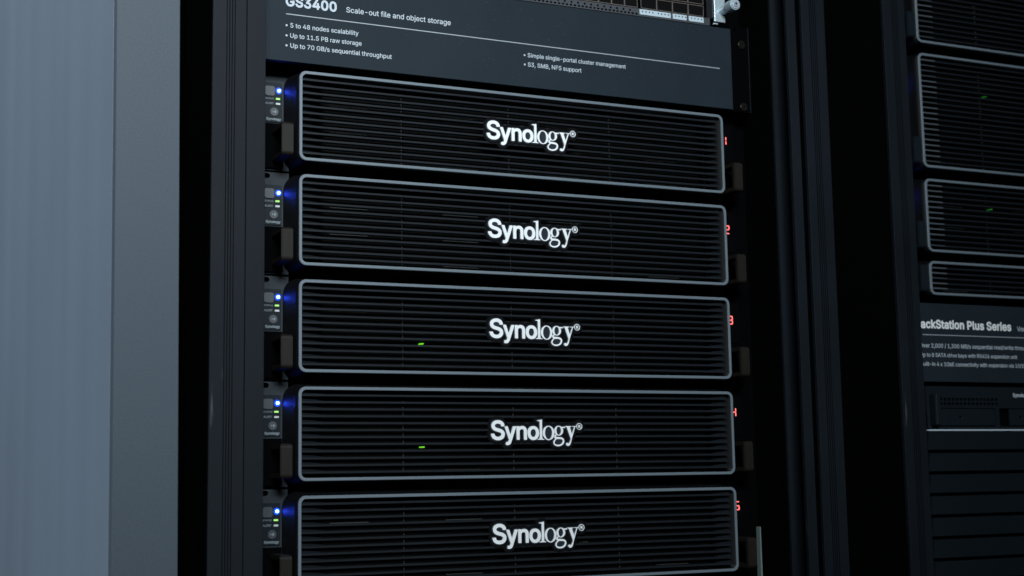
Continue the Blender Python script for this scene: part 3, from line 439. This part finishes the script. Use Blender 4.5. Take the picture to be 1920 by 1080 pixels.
# ------------------------------------------------------------------ the setting
def struct(o): o['kind'] = 'structure'; return o
struct(MB().box(-4000, 4000, -4000, 3000, -1330, -1300).build('floor', M['floor']))
struct(MB().box(-4000, 4000, 2400, 2440, -1300, 1500).build('back_wall', M['inner']))
ZB, ZT = -1240, 420
t = thing('wall_panel', 'tall grey laminate partition panel standing left of the black racks', 'wall panel', (-133, -52, -1300))
t.rotation_euler.y = -0.0092; t.location.x += .0087   # the partition leans a little to the left
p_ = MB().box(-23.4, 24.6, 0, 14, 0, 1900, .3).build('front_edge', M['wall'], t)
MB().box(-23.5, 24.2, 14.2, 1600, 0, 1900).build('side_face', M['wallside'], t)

# ------------------------------------------------------------------ racks
def mirror(pts): return [(421.2 - a, b) for a, b in reversed(pts)]
def rack(ox, label, pale):
    t = thing('equipment_rack', label, 'server rack', (ox, 0, 0), 'server racks standing side by side')
    # outer upright with four fine flutes on its face
    g = [(-86.0, -51.7), (-85.7, -52), (-76.0, -52)]
    for k in range(4):
        a = -75.4 + k * 2.15; g += [(a, -52), (a + .08, -49.6), (a + .98, -49.6), (a + 1.06, -52)]
    g += [(-59.2, -52), (-58.9, -51.7), (-58.9, -48), (-86.0, -48)]
    for pts in (g, mirror(g)):
        MB().prism([(a if pale else a - 1.0, b) for a, b in pts], ZB, ZT).build('upright', M['post'], t)
    for x0, x1 in ((-86, -61), (482.2, 507.2)):
        MB().box(x0, x1, -47.8, 40, ZB, ZT).build('upright_core', M['side'], t)
    gb = [(-58.0, -50.5), (-57.8, -50.6), (-43.2, -50.6), (-43.0, -50.5), (-43.0, -46.5), (-58.0, -46.5)]
    for side, pts in ((0, gb), (1, [(463.7, -50.5), (463.9, -50.6), (473.7, -50.6), (473.9, -50.5), (473.9, -46.5), (463.7, -46.5)])):
        if side == 0 and not pale: continue
        MB().prism(pts, ZB, ZT).build('inner_strip', M['post'], t)
    for pts in ([(466.5, -20), (488, -20), (488, -17), (466.5, -17)], [(-45.3, -20), (-66.8, -20), (-66.8, -17), (-45.3, -17)][::-1]):
        MB().prism(pts, ZB, ZT).build('rail_flange', M['post'], t)
    for x0, x1 in ((-86, -84), (505.2, 507.2)):
        MB().box(x0, x1, 41, 950, ZB, ZT).build('side_panel', M['side'], t)
    for x0, x1 in ((-46.5, -45.5), (467, 468)):
        MB().box(x0, x1, -16.5, 200, ZB, ZT).build('inner_cheek', M['inner'], t)
    for x0, x1 in ((-44, -12), (433, 466.5)):
        MB().box(x0, x1, 33, 36, ZB, ZT).build('mounting_rail', M['inner'], t)
    MB().box(-85, 506, 951, 954, ZB, ZT).build('rear_door', M['inner'], t)
    MB().box(-86, 507, -50, 950, ZT + .5, ZT + 40, 2).build('top_cover', M['side'], t)
    MB().box(-86, 507, -50, 950, -1300, ZB - .5, 2).build('plinth', M['side'], t)
    if pale:
        MB().prism([(459.5, -700), (465.8, -700), (463.9, -394), (462.9, -394)], 25, 31, 'y').build('bare_rail_edge', M['pale_rail'], t)
    return t
rack(0, 'black fluted rack holding five identical grey-framed servers, next to the grey partition', True)
rack(665.5, 'black rack at the right edge with mixed-height servers and a lower slatted cover', False)

# ------------------------------------------------------------------ servers
W = 421.3
SEG = {'1': 'bc', '2': 'abged', '3': 'abgcd', '4': 'fgbc', '5': 'afgcd'}
def digit(d, x, z, parent, y=26.6):
    w_, h_, s = 4.6, 8.4, .95
    R = dict(a=(0, w_, h_ - s, h_), g=(0, w_, h_ / 2 - s / 2, h_ / 2 + s / 2), d=(0, w_, 0, s), f=(0, s, h_ / 2, h_), b=(w_ - s, w_, h_ / 2, h_), e=(0, s, 0, h_ / 2), c=(w_ - s, w_, 0, h_ / 2))
    for k in SEG[d]:
        a, b, c, e = R[k]; i = .35
        if b - a > e - c: a += i; b -= i
        else: c += i; e -= i
        # segment with pointed ends
        if b - a > e - c: pts = [(a, (c + e) / 2), (a + s / 2, e), (b - s / 2, e), (b, (c + e) / 2), (b - s / 2, c), (a + s / 2, c)]
        else: pts = [(a, c + s / 2), (a, e - s / 2), ((a + b) / 2, e), (b, e - s / 2), (b, c + s / 2), ((a + b) / 2, c)]
        flat('digit_segment', [[(x + px, z + pz) for px, pz in pts]], y - .3, .3, M['red'], parent)
def server(name, label, cat, loc, H, nsl, logo=True, group=None, digitc=None, leds=(), panel=True, trays=None, led_z=-12.4, nrows=3, right_rack=False):
    t = thing(name, label, cat, loc, group)
    zb = -H
    # bezel shell: lofted sleeve that flares towards the rack
    F, B = rrect(.3, W - .3, zb + .3, -.3, 6), rrect(-6, W + 6, zb - 3.6, 3.6, 13)
    Mi = rrect(-1.2, W + 1.2, zb - .9, .9, 8); Mj = rrect(-2.2, W + 2.2, zb - 2, 2, 10)
    I0, I1 = rrect(2.4, W - 2.4, zb + 2.4, -2.4, 3.8), rrect(4.5, W - 4.5, zb + 4.5, -4.5, 3.6)
    s = MB(); s.add(loft([(I1, 27.4), (I0, 1.2), (F, 1.2), (Mi, 8), (Mj, 15), (B, 23), (B, 27.4)]))
    bez = s.build('bezel', M['shell'], t)
    for p in bez.data.polygons: p.use_smooth = abs(p.normal.y) < .9
    # trim frame
    s = MB(); O = lambda k: rrect(k, W - k, zb + k, -k, 6.2 - k * .8)
    b = loft([(O(2.6), 1.15), (O(2.6), .3), (O(2.4), .05), (O(.4), 0.0), (O(0), .4), (O(0), 1.15)])
    s.add(b); s.build('trim_frame', M['trim'], bez)
    # slats
    pitch = (H - 13.0) / (nsl - 1); m0 = None
    for k in range(nsl):
        zc = -6.9 - k * (H - 13.8) / (nsl - 1)
        if m0 is None:
            s = MB(); s.prism([(2.2, -1.0), (2.0, -.7), (2.0, .7), (2.4, .95), (6.5, 1.0), (6.5, -1.0)], 3.35, W - 6.0, 'x')
            g = pitch - 1.9
            for x0, x1 in ((3.4, 24.3), (W - 22.0, W - 6.0)):   # solid sloping ends between the slats, tapering inwards
                bb = bmesh.new(); xi, xo = (x1, x0) if x0 < 200 else (x0, x1)
                q = [bb.verts.new(c) for c in ((xo, 2.3, .93), (xi, 2.3, .93), (xi, 6.0, 1.3), (xo, 7.5, g * .96))]
                q2 = [bb.verts.new(c) for c in ((xo, 12, .95), (xi, 12, .95), (xi, 12, 1.25), (xo, 12, g * .96))]
                bb.faces.new(q); bb.faces.new(q2)
                for i in range(4): bb.faces.new((q[i], q[(i + 1) % 4], q2[(i + 1) % 4], q2[i]))
                bmesh.ops.recalc_face_normals(bb, faces=bb.faces); s.add(bb)
            o = s.build('slat', M['slat'], bez); m0 = o.data
            glints = [MB().box(3.6, 23.0, .9, 1.95, -.75, .75, .25).build('slat_glint', M[q], bez) for q in ('glint', 'glint_dim')] if right_rack else []  # added strips standing for lamp glints on the slat ends
            td = [q.data for q in glints]
            for q in glints: bpy.data.objects.remove(q)
        else: o = link(bpy.data.objects.new('slat', m0), bez)
        o.location.z = zc * MM
        if right_rack:
            q = link(bpy.data.objects.new('slat_glint', td[0 if rnd.random() < .55 else 1]), bez); q.location.z = zc * MM
    if logo:
        zl = -44.3 if H > 70 else -H / 2 - 5
        L1 = [pairs(GL['plate2'])]; L2 = [pairs(GL['plate'])]; L3 = [pairs(c) for c in GL['logo']]
        sh = lambda LL: [[(a * .00985 + 214.2, b / 100 + zl) for a, b in L_] for L_ in LL]
        pl = flat('logo_plate', sh(L1), 1.75, 3, M['plate2'], bez)
        flat('badge', sh(L2), 1.45, .3, M['plate'], pl)
        flat('lettering', sh(L3), .5, 1.0, M['letter'], pl)
    # chassis and drive trays behind the slats
    MB().box(2, W - 2, 32, 720, zb + 1, -1).build('chassis', M['inner'], t)
    rows = nrows; ht = (H - 8) / rows; tm = None
    for r in range(rows):
        for c in range(4):
            x0 = -4.2 + c * 104; z1 = -4 - r * ht
            if tm is None:
                a = MB().box(.6, 103.2, 20.5, 31, -ht + .6, -.4, .5).build('drive_tray', M['tray'], t)
                l1 = MB().box(102.1, 103.0, 19.8, 20.9, -ht + 2, -2).build('latch_edge', M['latch'], a)
                l2 = MB().box(37, 71, 20.0, 20.7, -ht + 3.4, -ht + 4.2).build('tag', M['tag'], a)
                tm = (a.data, l1.data, l2.data)
            else:
                a = link(bpy.data.objects.new('drive_tray', tm[0]), t)
                link(bpy.data.objects.new('latch_edge', tm[1]), a)
                if rnd.random() < .45: link(bpy.data.objects.new('tag', tm[2]), a)
            a.location = (x0 * MM, 0, z1 * MM)
    for lx, lz, mk in leds:
        MB().box(lx - 1.5, lx + 1.5, 14.2, 20.2, lz - .55, lz + .55, .2).build('activity_light', M[mk], t)
    # ears
    for sgn in (0, 1):
        X = (lambda a: a) if sgn == 0 else (lambda a: W - a)
        hole = rrect(-24.6, -17.4, .2, 4.6, 2.1) if H > 60 else rrect(-24.6, -17.4, -4.6, -.4, 2.0)
        outer = [(-31, 5.5), (-1, 5.5), (-1, zb - 4.5), (-31, zb - 4.5)]
        e = flat('mounting_ear', [[(X(a), b) for a, b in outer], [(X(a), b) for a, b in hole]], 28, 2, M['ear'] if sgn == 0 else M['inner'], t)
        # handle foot with a chamfered corner
        hz1 = zb + (30.5 if H > 40 else 30); hz0 = zb + 2.2
        ft = [(-30.5, hz1 - 3), (-25, hz1 + 5), (-7, hz1 + 5), (-7, zb - 3), (-30.5, zb - 3)]
        flat('handle_foot', [[(X(a), b) for a, b in ft]], 24.5, 3.4, M['inner'], e)
        # pull handle: a broad bow standing off the ear
        x0, x1 = sorted((X(-16.6), X(-6.7)))
        b = bmesh.new(); prof = rrect(-6, 30, hz0, hz1, 3.2, 4); inn = rrect(-1.6, 34, hz0 + 4.6, hz1 - 4.6, 2, 4)
        pr = [(y, z) for y, z in prof if y < 22]; ii = [(y, z) for y, z in inn if y < 22]
        h = MB()
        ring = [(24.4, hz1)] + [q for q in pr if q[1] > (hz0 + hz1) / 2] + [q for q in pr if q[1] <= (hz0 + hz1) / 2] + [(24.4, hz0), (24.4, hz0 + 4.6), (-1.6, hz0 + 4.6), (-1.6, hz1 - 4.6), (24.4, hz1 - 4.6)]
        b.free(); h.prism(ring, x0, x1, 'x')
        bmesh.ops.bevel(h.bm, geom=[ed for ed in h.bm.edges if (abs(ed.verts[0].co.x - ed.verts[1].co.x) < 1e-5)], offset=.7, segments=2, affect='EDGES')
        h.build('handle', M['cover'] if right_rack else M['handle'], t)
    if panel:
        c = flat('control_panel', [rrect(-30.6, -7.6, -40, -5.6, 1.0)], 26.6, 1.3, M['ctrl'], t)
        flat('button', [rrect(-22.5, -14.2, -17.2, -8.8, 1.8)], 25.7, .9, M['btn'], c)
        MB().cyl((-14.6, -31.1), 3.6, 25.6, 26.6, bev=.4).build('button', M['btn'], c, False)
        flat('button_mark', [[(-16.0, -30.2), (-14.9, -31.1), (-16.0, -32.0)], rrect(-14.5, -13.0, -32.2, -30.0, .6)], 25.45, .1, M['tiny'], c)
        MB().cyl((-10.4, -12.4), 1.25, 25.2, 26.5, bev=.3).build('power_light', M['blue'], c)
        flat('light_halo', [rrect(-13.2, -7.9, -15.2, -9.6, 2.4)], 26.3, .28, M['halo'], c)
        flat('status_light', [rrect(-13.1, -9.5, -20.3, -18.8, .5)], 26.0, .6, M['green'], c)
        flat('alert_light', [rrect(-13.2, -9.3, -24.7, -23.1, .5)], 26.0, .6, M['pale'], c)
        text('STATUS', -22.3, -20.3, 7.6, 26.6, M['tiny'], c); text('ALERT', -22.3, -24.6, 7.4, 26.6, M['tiny'], c)
        text('Synology', -21.3, -38.3, 12.8, 26.6, M['tiny'], c, bold=True)
    elif led_z is not None:
        c = flat('control_panel', [rrect(-30.6, -7.6, -H * .5 - 1, -5.6, 1.0)], 26.6, 1.3, M['ctrl'], t)
        MB().cyl((-10.4, led_z), 1.25, 25.2, 26.5, bev=.3).build('power_light', M['blue'], c)
    if digitc:
        c = flat('display_window', [rrect(W + 7.4, W + 27, -40, -3, 1.2)], 26.6, 1.3, M['gloss'], t)
        digit(digitc, 437.1, -22.2, c)
    return t
LBL = ['topmost of the five grey-framed servers, directly under the dark text sign', 'second server down in the left rack, its red display showing 2',
       'middle server of the five, green light behind its slats, red 3 on its ear', 'fourth server down, red 4 on its ear and one green light behind slats',
       'lowest server in the left rack, cut off by the bottom edge, red 5 beside it']
for k in range(5):
    lg = [(114.2, -49.8, 'greenlow')] if k in (2, 3) else []
    server('storage_server', LBL[k], 'server', (0, 0, -88.9 * k), 77.15, 12, True, 'grey-framed servers in the left rack', str(k + 1), lg)
R2 = 665.5
server('storage_server', 'slatted server at the very top right corner, only its lower part in view', 'server', (R2, 0, 222.6), 121.6, 20, False, 'slatted servers in the right rack', None, (), False, led_z=-24, nrows=4, right_rack=True)
server('storage_server', 'tall slatted server in the right rack, highest one with a green light', 'server', (R2, 0, 89.6), 121.9, 20, False, 'slatted servers in the right rack', None, [(102.6, -33.7, 'greendim')], False, led_z=-24, nrows=4, right_rack=True)
server('storage_server', 'medium slatted server in the right rack below the tall one', 'server', (R2, 0, -44.2), 76.5, 12, False, 'slatted servers in the right rack', None, [(100.8, -23.8, 'greendim')], False, led_z=-14, right_rack=True)
server('storage_server', 'slim slatted server with five slats just above the right-hand text sign', 'server', (R2, 0, -130.3), 35.0, 5, False, 'slatted servers in the right rack', None, (), False, led_z=None, nrows=1, right_rack=True)

# ------------------------------------------------------------------ signs
t = thing('information_sign', 'wide dark slate sign listing file and object storage features, left rack', 'sign', (0, 0, 0))
bd = MB().box(-31, 433.6, 0, 6, 6.6, 87.2, .35).build('board', M['sign'], t)
MB().box(-31, 452, 6.2, 9, 6.8, 87.8).build('back_plate', M['inner'], t)
MB().box(444, 456.8, 5.6, 10, 6.3, 92.4, .3).build('side_bracket', M['inner'], t)
MB().box(456.9, 457.6, 4.6, 10, 6.3, 92.4, .2).build('bracket_edge', M['post'], t)
for z in (74.0, 11.5):
    s = MB(); s.cyl((448.4, z), 4.2, 3.0, 5.6, bev=.8); sc_ = s.build('screw', M['screw'], t)
    flat('screw_slot', [[(448.4 + a, z + b) for a, b in ((-.5, 2), (.5, 2), (.5, .5), (2, .5), (2, -.5), (.5, -.5), (.5, -2), (-.5, -2), (-.5, -.5), (-2, -.5), (-2, .5), (-.5, .5))]], 2.85, .1, M['port'], sc_)
text('GS3400', -12.6, 55.0, 45.8, 0, M['print'], bd, bold=True)
text('Scale-out file and object storage', 40.9, 55.6, 97.6, 0, M['print'], bd)
text('• 5 to 48 nodes scalability', -13.0, 36.2, 65.3, 0, M['print'], bd)
text('• Up to 11.5 PB raw storage', -13.0, 27.4, 68.2, 0, M['print'], bd)
text('• Up to 70 GB/s sequential throughput', -13.0, 18.7, 95.5, 0, M['print'], bd)
text('• Simple single-portal cluster management', 209.0, 34.7, 106.4, 0, M['print'], bd)
text('• S3, SMB, NFS support', 209.0, 26.0, 59.4, 0, M['print'], bd)
flat('rule_line', [[(-12, 48.1), (419.7, 46.4), (419.7, 45.6), (-12, 47.3)]], -.12, .1, M['printdim'], bd)
t = thing('information_sign', 'dark sign headed with Plus Series text at the right edge, above the slim drive unit', 'sign', (R2, 0, 0))
bd = MB().box(-31, 452, 0, 6, -254.2, -174.2, .35).build('board', M['sign'], t)
text('RackStation Plus Series', -23.0, -199.6, 127.6, 0, M['letter'], bd, bold=True)
text('Versatile', 112.2, -199.8, 28, 0, M['print'], bd)
text('Over 2,000 / 1,300 MB/s sequential read/write throughput', -18.4, -219.6, 155, 0, M['print'], bd)
text('Up to 8 SATA drive bays with RX426 expansion unit', -18.6, -229.0, 128.6, 0, M['print'], bd)
text('Built-in 4 x 1GbE connectivity with expansion via 10/25G', -18.4, -238.2, 136.4 + 8, 0, M['print'], bd)
flat('rule_line', [[(-14, -206.2), (300, -206.2), (300, -207.0), (-14, -207.0)]], -.12, .1, M['printdim'], bd)

# ------------------------------------------------------------------ network switch above the left sign
t = thing('network_switch', 'switch with metal port cages and pale label strips above the left sign', 'network switch', (0, 0, 0))
MB().box(-8, 411, 6, 400, 88.4, 131, .4).build('chassis', M['inner'], t)
holes = []
for k in range(82): holes.append(rrect(-4 + k * 4.1, -1.4 + k * 4.1, 89.3, 91.0, .3, 1))
for k in range(48): holes.append(rrect(-3 + k * 6.9, -.9 + k * 6.9, 92.0, 94.1, .9, 3))
lip = flat('perforated_lip', [[(-8, 88.2), (411, 88.2), (411, 95.6), (-8, 95.6)]] + holes, 1.2, 1.0, M['lip'], t)
for a, b, n in ((332.5, 366.6, 8), (369.0, 384.4, 4), (386.8, 403.6, 4)):
    hs = []
    for i in range(n):
        c = a + 3.2 + i * 3.75 + (2.2 if i > 3 else 0)
        hs.append(rrect(c - .75, c + .75, 92.2, 93.7, .7, 3))
    flat('label_strip', [[(a, 89.9), (b, 89.9), (b, 95.0), (a, 95.0)]] + hs, .5, .5, M['strip'], t)
    MB().box(a + .5, b - .5, 1.05, 1.15, 91.8, 94.2).build('strip_backing', M['port'], t)
for row in (0, 1):
    for x0, pw, n in ((-5, 14.0, 24), (334.6, 17.5, 4)):
        for i in range(n):
            a = x0 + i * pw; b = a + pw; zz = 96.4 + row * 12.2
            if a > 331 and x0 < 0: continue
            fr = flat('port_cage', [[(a, zz), (b - .1, zz), (b - .1, zz + 10.8), (a, zz + 10.8)], [(a + .4, zz + .5), (b - .5, zz + .5), (b - .5, zz + 10.3), (a + .4, zz + 10.3)]], 1.5, .8, M['cage'], t)
            MB().box(a + .1, b - .2, 2.4, 5.9, zz + .2, zz + 10.6).build('port_opening', M['port'], fr)
br = MB().box(415.4, 427.6, -1, 1.4, 92.4, 131, .5).build('bracket', M['silver'], t)
MB().box(413.2, 415.2, -.5, 12, 96, 131).build('bracket_web', M['lip'], t)
MB().box(413.6, 418.4, -2.0, 1.0, 89.2, 90.6, .3).build('clip', M['silver'], t)
s = MB(); s.cyl((424.5, 104), 4.4, -13, -1.0, 32); s.cyl((424.5, 104), 5.6, -24, -13.2, 32, bev=1.0); s.cyl((424.5, 104), 2.6, -25.2, -24.1, 24, bev=.5)
sw = s.build('thumb_screw', M['silver'], t)
flat('screw_slot', [[(424.5 + a, 104 + b) for a, b in ((-.4, 1.6), (.4, 1.6), (.4, .4), (1.6, .4), (1.6, -.4), (.4, -.4), (.4, -1.6), (-.4, -1.6), (-.4, -.4), (-1.6, -.4), (-1.6, .4), (-.4, .4))]], -25.4, .1, M['port'], sw)

# ------------------------------------------------------------------ slim drive unit and slatted cover in the right rack
t = thing('rack_storage_unit', 'slim dark unit with drive bay doors and a slotted grille under the right sign', 'server', (R2, 0, 0))
MB().box(-12, 433, 8, 500, -301.5, -258.6).build('chassis', M['inner'], t)
slots = [rrect(5.5 + k * 5.2 + .0, 5.5 + k * 5.2 + 3.9, zz, zz + 3.1, .5, 2) for k in range(15) for zz in (-273.4, -277.9)]
fp = flat('front_plate', [[(-12, -258.6), (433, -258.6), (433, -301.4), (-12, -301.4)]] + slots + [[(2.2, -299.3), (77.5, -299.3), (77.5, -280.6), (2.2, -280.6)], [(83, -299.3), (158, -299.3), (158, -280.6), (83, -280.6)], [(164, -299.3), (239, -299.3), (239, -280.6), (164, -280.6)]], 2, 3, M['cover'], t)
for i, a in enumerate((2.2, 83, 164)):
    d = MB().box(a + 1.0 + (13 if i else 0), a + 74.3, 1.2, 5, -298.4, -281.4, .5).build('bay_door', M['cover'], t)
    MB().cyl((a + 28, -289.6), 1.5, .9, 1.3, 16).build('lock', M['port'], d)
    MB().cyl((a + 29.3, -291.0), .55, .7, 1.3, 10).build('lock_pin', M['latch'], d)
b = MB().box(-8.6, -1.6, -8, 2.0, -298.5, -266.5, 1.6); b.build('handle', M['cover'], t)
text('Synology', 102.6, -268.6, 22, 2, M['print'], t, bold=True)
t = thing('slatted_cover', 'dark horizontally slatted cover below the bright metal edge, bottom right', 'cover panel', (R2, 0, 0))
MB().box(-13.5, 433, -1.2, 6, -303.9, -302.3, .2).build('metal_edge', M['strip'], t)
MB().box(-14, 433, 7, 12, -520, -304.4).build('back_plate', M['inner'], t)
sm = None
for k in range(10):
    z1 = -304.6 - k * 21.45
    if sm is None:
        o = MB().prism([(-1.2, -1.2), (.6, -.1), (5, 0), (6, -.3), (6, -18.2), (1.4, -18.0)], -14, 433, 'x').build('cover_slat', M['cover'], t); sm = o.data
    else: o = link(bpy.data.objects.new('cover_slat', sm), t)
    o.location.z = z1 * MM
